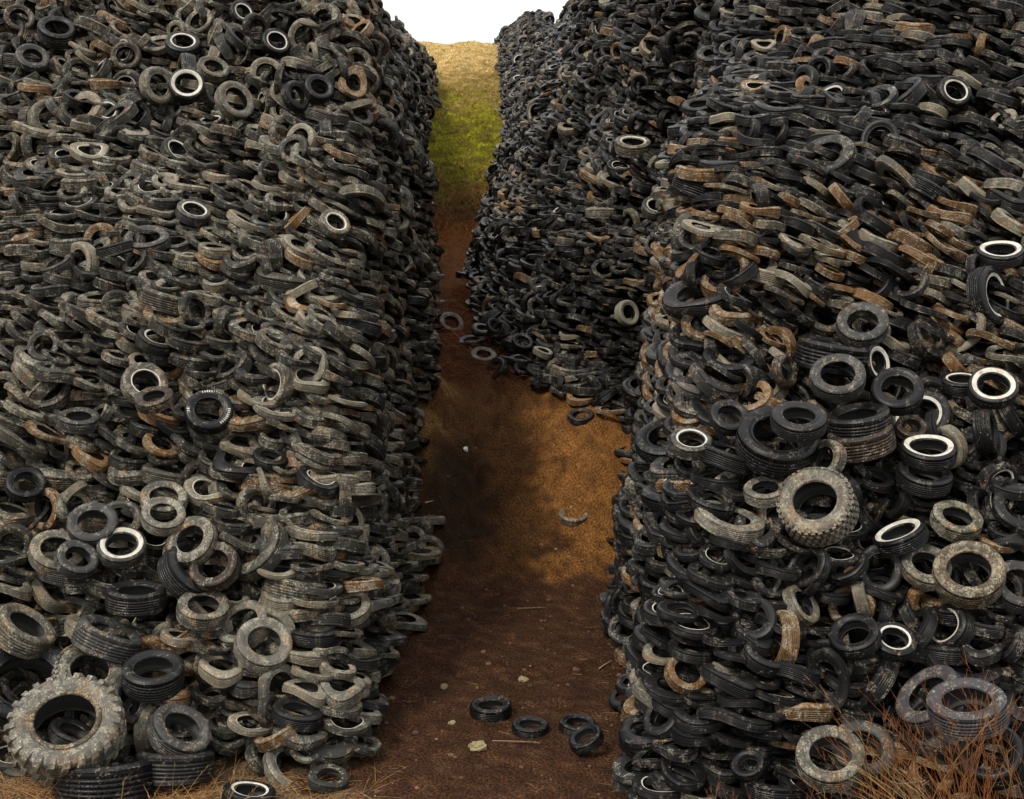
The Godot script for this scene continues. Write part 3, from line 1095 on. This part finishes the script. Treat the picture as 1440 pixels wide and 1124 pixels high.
# ---------------------------------------------------------------- grass
func stalk(st: SurfaceTool, root: Vector3, dir: Vector3, length: float, droop: Vector3, r: float, col: Color, branches: int):
	var prev := root
	var n := 5
	var rings := []
	for i in n + 1:
		var t := i / float(n)
		var p := root + dir * length * t + droop * length * t * t
		var rr := r * (1 - .8 * t)
		var sx := dir.cross(Vector3(.3, .1, .9)).normalized()
		var sz := sx.cross(dir).normalized()
		var q := []
		for k in 3:
			q.append(p + (sx * cos(k * TAU / 3) + sz * sin(k * TAU / 3)) * rr)
		rings.append(q)
		prev = p
	for i in n:
		for k in 3:
			var k2 := (k + 1) % 3
			for v in [rings[i][k], rings[i + 1][k], rings[i][k2], rings[i][k2], rings[i + 1][k], rings[i + 1][k2]]:
				st.set_color(col)
				st.add_vertex(v)
	for i in branches:
		var t := rng.randf_range(.55, 1.0)
		var p := root + dir * length * t + droop * length * t * t
		var bd := (dir * 1.2 + droop + Vector3(rng.randf_range(-.6, .6), rng.randf_range(-.1, .5), rng.randf_range(-.6, .6))).normalized()
		stalk(st, p, bd, length * rng.randf_range(.06, .14), Vector3(0, -.1, 0), r * .7, col * rng.randf_range(.8, 1.2), 0)


func grass_mat() -> StandardMaterial3D:
	var m := StandardMaterial3D.new()
	m.vertex_color_use_as_albedo = true
	m.roughness = .85
	m.metallic_specular = .3
	return m


func begin() -> SurfaceTool:
	var st := SurfaceTool.new()
	st.begin(Mesh.PRIMITIVE_TRIANGLES)
	st.set_smooth_group(-1)
	return st


func finish(st: SurfaceTool, n: String, label: String):
	st.generate_normals()
	var o := part(n, st.commit(), grass_mat(), self)
	tag(o, label, "grass", "", "stuff")


func make_grass():
	var gm := grass_mat()
	# tall reddish grass at the foot of the right heap
	var st := begin()
	for k in 30:
		var cx := rng.randf_range(3.4, 5.9)
		var cd := rng.randf_range(12.5, 13.3)
		if k < 5:
			cx = rng.randf_range(2.3, 3.6)
		var big := smoothstep(3.4, 4.8, cx)
		for i in (7 if k > 5 else 5):
			var x := cx + rng.randfn(0, .12)
			var d := cd + rng.randfn(0, .1)
			var dir := Vector3(rng.randfn(-.08, .2), 1, rng.randfn(.05, .2)).normalized()
			var c := Color(.14, .042, .013).lerp(Color(.25, .14, .05), rng.randf() * rng.randf())
			stalk(st, Vector3(x, ground_at(x, d) - .02, -d), dir, rng.randf_range(.35, .8) + 1.7 * big * pow(rng.randf(), .7), Vector3(rng.randfn(-.1, .25), -.06, 0), .0066, c, 4 if big > .3 else 3)
	# pale arching stems leaning to the left
	for i in 38:
		var x := rng.randf_range(4.5, 4.9)
		var d := rng.randf_range(12.5, 12.8)
		var dir := Vector3(rng.randf_range(-1.1, -.1), 1, rng.randf_range(-.1, .3)).normalized()
		stalk(st, Vector3(x, ground_at(x, d), -d), dir, rng.randf_range(.9, 1.9), Vector3(rng.randf_range(-.25, .05), -.2, 0), .0062, Color(.3, .18, .07) * rng.randf_range(.5, 1.1), 1)
	finish(st, "tall_dry_grass", "tall reddish dry grass growing at the foot of the right heap")
	# straw along the bottom left and the bare strip
	st = begin()
	for i in 1500:
		var x := rng.randf_range(-6.4, -1.6)
		var d := rng.randf_range(13.2, 14.5)
		if x > -3.6 and rng.randf() < .75:
			continue
		var dir := Vector3(rng.randfn(.2, .9), rng.randf_range(.05, .5), rng.randfn(0, .5)).normalized()
		var c := Color(.42, .25, .1).lerp(Color(.28, .11, .04), rng.randf())
		stalk(st, Vector3(x, ground_at(x, d), -d), dir, rng.randf_range(.12, .5), Vector3(0, -.1, 0), .003, c, 0)
	for i in 60:
		var x := rng.randf_range(-6.3, -3.2)
		var d := rng.randf_range(13.2, 13.8)
		var dir := Vector3(rng.randfn(.3, .6), 1, rng.randfn(0, .3)).normalized()
		stalk(st, Vector3(x, ground_at(x, d), -d), dir, rng.randf_range(.3, .75), Vector3(.1, -.2, 0), .0036, Color(.42, .26, .11) * rng.randf_range(.7, 1.2), 2)
	finish(st, "straw", "fallen yellow straw in front of the tractor tyre")
	st = begin()
	for i in 420:
		var x := rng.randf_range(1.5, 6.0)
		var d := rng.randf_range(12.6, 13.9)
		var dir := Vector3(rng.randfn(0, .9), rng.randf_range(.05, .6), rng.randfn(0, .5)).normalized()
		stalk(st, Vector3(x, ground_at(x, d), -d), dir, rng.randf_range(.1, .35), Vector3(0, -.1, 0), .003, Color(.12, .05, .02).lerp(Color(.22, .13, .055), rng.randf()), 0)
	finish(st, "low_dry_grass", "low brown dry grass under the right heap's front edge")
	# weeds fallen down the slope at the throat
	st = begin()
	for i in 900:
		var d := rng.randf_range(28.6, 36.5)
		var x := rng.randf_range(-1.75, knots([[28, .5], [30, -.2], [33, -1.1], [37, -1.6]], d))
		var dir := Vector3(rng.randfn(.2, .6), rng.randf_range(.0, .35), rng.randfn(.7, .5)).normalized()
		stalk(st, Vector3(x, ground_at(x, d) + .01, -d), dir, rng.randf_range(.3, 1.0), Vector3(rng.randfn(0, .15), -.18, 0), .0055, Color(.17, .058, .016).lerp(Color(.08, .028, .01), rng.randf()), 2)
	for i in 26:      # long bundle running down over the bank
		var x := rng.randfn(-1.35, .12)
		var d := rng.randf_range(30.2, 31.2)
		var fall := Vector3(.45 + rng.randfn(0, .1), -.34, .85).normalized()
		stalk(st, Vector3(x, ground_at(x, d) + .08, -d), fall, rng.randf_range(2.0, 3.4), Vector3(rng.randfn(0, .03), -.03, 0), .011, Color(.17, .062, .018) * rng.randf_range(.5, 1.2), 5)
	finish(st, "fallen_weeds", "rust-brown weeds lying down the slope around the two loose tyres")
	# twigs, cords and straw trodden into the corridor floor
	st = begin()
	for i in 420:
		var d := rng.randf_range(14.0, 25)
		var x := rng.randf_range(-1.9, 2.1)
		if rng.randf() < .65:
			x = (-1.9 + absf(rng.randfn(0, .35))) if rng.randf() < .5 else (knots(RIGHT_TOE, d) - .1 - absf(rng.randfn(0, .35)))
		var dir := Vector3(rng.randfn(0, 1), rng.randf_range(0, .12), rng.randfn(0, 1)).normalized()
		stalk(st, Vector3(x, ground_at(x, d) + .008, -d), dir, rng.randf_range(.06, .32), Vector3(0, -.05, rng.randfn(0, .2)), .005, Color(.16, .09, .04).lerp(Color(.03, .018, .01), rng.randf()), 1)
	finish(st, "trodden_twigs", "dark twigs and straw strewn along the corridor floor")
	# hillside turf: a few tufts, many copies
	var tufts := []
	for k in 4:
		st = begin()
		for i in 14:
			var dir := Vector3(rng.randfn(0, .45), 1, rng.randfn(0, .45)).normalized()
			var v := rng.randf_range(.7, 1.3)
			stalk(st, Vector3(rng.randfn(0, .06), -.02, rng.randfn(0, .06)), dir, rng.randf_range(.05, .11), Vector3(rng.randfn(0, .2), -.2, rng.randfn(0, .2)), .007, Color(v, v, v), 0)
		st.generate_normals()
		var mesh := st.commit()
		mesh.surface_set_material(0, gm)
		tufts.append(mesh)
	var turf := Node3D.new()
	turf.name = "hillside_grass"
	tag(turf, "short yellow-green and golden grass covering the hillside path", "grass", "", "stuff")
	add_child(turf)
	for k in 4:
		var where := []
		for i in 9000:
			var d := rng.randf_range(34.5, 95)
			var x := rng.randf_range(knots(LEFT_TOE, d) - .3, knots([[34, -.6], [37, -1.1], [50, -.7], [60, 0], [72, -.2], [95, 3.0]], d))
			if rng.randf() > smoothstep(40, 54, d):
				continue
			where.append(Vector2(x, d))
		var mm := MultiMesh.new()
		mm.transform_format = MultiMesh.TRANSFORM_3D
		mm.use_colors = true
		mm.mesh = tufts[k]
		mm.instance_count = where.size()
		for i in where.size():
			var w: Vector2 = where[i]
			var s := rng.randf_range(.6, 1.3) * (1 + 2.2 * pow(rng.randf(), 14))
			mm.set_instance_transform(i, Transform3D(Basis(Vector3.UP, rng.randf() * TAU) * Basis.from_scale(Vector3(s, s, s)), Vector3(w.x, ground_at(w.x, w.y), -w.y)))
			var c := soil(w.x, w.y) * rng.randf_range(.9, 1.35)
			c.a = 1
			mm.set_instance_color(i, c)
		var mi := MultiMeshInstance3D.new()
		mi.name = "grass_tufts"
		mi.multimesh = mm
		mi.set_meta("kind", "stuff")
		turf.add_child(mi, true)


# ---------------------------------------------------------------- litter
func rock_mesh(sd: int, s: Vector3) -> ArrayMesh:
	var n := noise(sd, 1.1, 3)
	var sp := SphereMesh.new()
	sp.radius = 1
	sp.height = 2
	sp.radial_segments = 20
	sp.rings = 10
	var arr := sp.get_mesh_arrays()
	var v: PackedVector3Array = arr[Mesh.ARRAY_VERTEX]
	var st := SurfaceTool.new()
	st.begin(Mesh.PRIMITIVE_TRIANGLES)
	st.set_smooth_group(-1)
	for i in arr[Mesh.ARRAY_INDEX]:
		var p := v[i]
		var k := 1 + .5 * n.get_noise_3dv(p * 1.3)
		p = (p * k).snapped(Vector3(.22, .22, .22)).lerp(p * k, .55)
		st.add_vertex(p * s)
	st.generate_normals()
	return st.commit()


func make_litter():
	var stone := StandardMaterial3D.new()
	stone.albedo_color = lin(Color(.17, .135, .065))
	stone.roughness = .9
	var spots := [
		[-.45, 15.35, .10, "pale yellowish rock on the earth at the front of the gap"],
		[-1.02, 17.75, .06, "small light stone by the left heap on the corridor floor"],
		[.17, 18.0, .07, "small tan stone in the middle of the corridor floor"],
		[-.82, 16.2, .05, "small stone between the left heap and the leftmost floor tyre"]]
	for i in spots.size():
		var q: Array = spots[i]
		var o := part(numbered("rock"), rock_mesh(90 + i, Vector3(1.1, .7, .9) * q[2]), stone, self)
		o.position = Vector3(q[0], ground_at(q[0], q[1]) + q[2] * .3, -q[1])
		o.rotation.y = i * 1.3
		tag(o, q[3], "rock", "stones on the corridor floor")
	# gravel and clods: nobody could count them
	var mm := MultiMesh.new()
	mm.transform_format = MultiMesh.TRANSFORM_3D
	mm.use_colors = true
	var gm := StandardMaterial3D.new()
	gm.vertex_color_use_as_albedo = true
	gm.roughness = .95
	var peb := rock_mesh(99, Vector3(1, .7, .9))
	peb.surface_set_material(0, gm)
	mm.mesh = peb
	mm.instance_count = 1800
	for i in 1800:
		var d := rng.randf_range(13, 28)
		var x := rng.randf_range(-2.3, 2.6)
		if wob.get_noise_2d(x * 5 + 9, d * 5) < -.05 and rng.randf() < .8:
			x = -2.3 if rng.randf() < .5 else 2.3
			x += rng.randfn(0, .35)
		var s := .005 + .04 * pow(rng.randf(), 10)
		mm.set_instance_transform(i, Transform3D(Basis(Vector3.UP, rng.randf() * TAU) * Basis.from_scale(Vector3(s, s, s)), Vector3(x, ground_at(x, d) + s * .2, -d)))
		var c := soil(x, d).lerp(Color(.09, .06, .035), .4) * rng.randf_range(.5, 1.2)
		if rng.randf() < .03:
			c = Color(.2, .13, .07)
		c.a = 1
		mm.set_instance_color(i, c)
	var mi := MultiMeshInstance3D.new()
	mi.name = "gravel"
	mi.multimesh = mm
	add_child(mi)
	tag(mi, "gravel and earth clods scattered over the corridor floor", "gravel", "", "stuff")
	# white drink cup on the slope
	var cup := Node3D.new()
	cup.name = "paper_cup"
	add_child(cup)
	cup.position = Vector3(-.99, ground_at(-.99, 26.3) + .05, -26.3)
	cup.rotation = Vector3(.5, 0, .25)
	tag(cup, "small white paper cup lying on the dark patch of the slope", "cup")
	var wm := StandardMaterial3D.new()
	wm.albedo_color = lin(Color(.75, .74, .7))
	wm.roughness = .6
	part("cup_body", ring(PackedVector2Array([Vector2(.001, -.06), Vector2(.032, -.06), Vector2(.044, .065), Vector2(.04, .065), Vector2(.029, -.052), Vector2(.001, -.052)]), 24, {}, 1), wm, cup)
	part("rim", ring(PackedVector2Array([Vector2(.044, .06), Vector2(.048, .065), Vector2(.044, .071), Vector2(.040, .066)]), 24, {}, 1), wm, cup)
	# sticks and splinters
	var wood := StandardMaterial3D.new()
	wood.albedo_color = lin(Color(.2, .13, .065))
	wood.roughness = .9
	var pale := StandardMaterial3D.new()
	pale.albedo_color = lin(Color(.6, .55, .46))
	pale.roughness = .8
	var st_spots := [
		[-1.68, 24.9, .3, .9, true, "white stick lying at the foot of the left wall"],
		[.35, 21.6, .5, .1, false, "short brown stick lying across the middle of the corridor floor"],
		[.05, 15.6, .62, -.05, false, "splintered pale board lying at the front of the gap"],
		[1.45, 18.6, .45, 1.1, false, "orange-brown splinter of wood against the foot of the right heap"]]
	for q in st_spots:
		var st := begin()
		stalk(st, Vector3(-q[2] / 2, 0, 0), Vector3(1, .03, 0).normalized(), q[2], Vector3(0, 0, .08), .018, Color.WHITE, 2)
		st.generate_normals()
		var o := part(numbered("stick"), st.commit(), pale if q[4] else wood, self)
		o.position = Vector3(q[0], ground_at(q[0], q[1]) + .02, -q[1])
		o.rotation.y = q[3]
		tag(o, q[5], "stick", "sticks on the corridor floor")
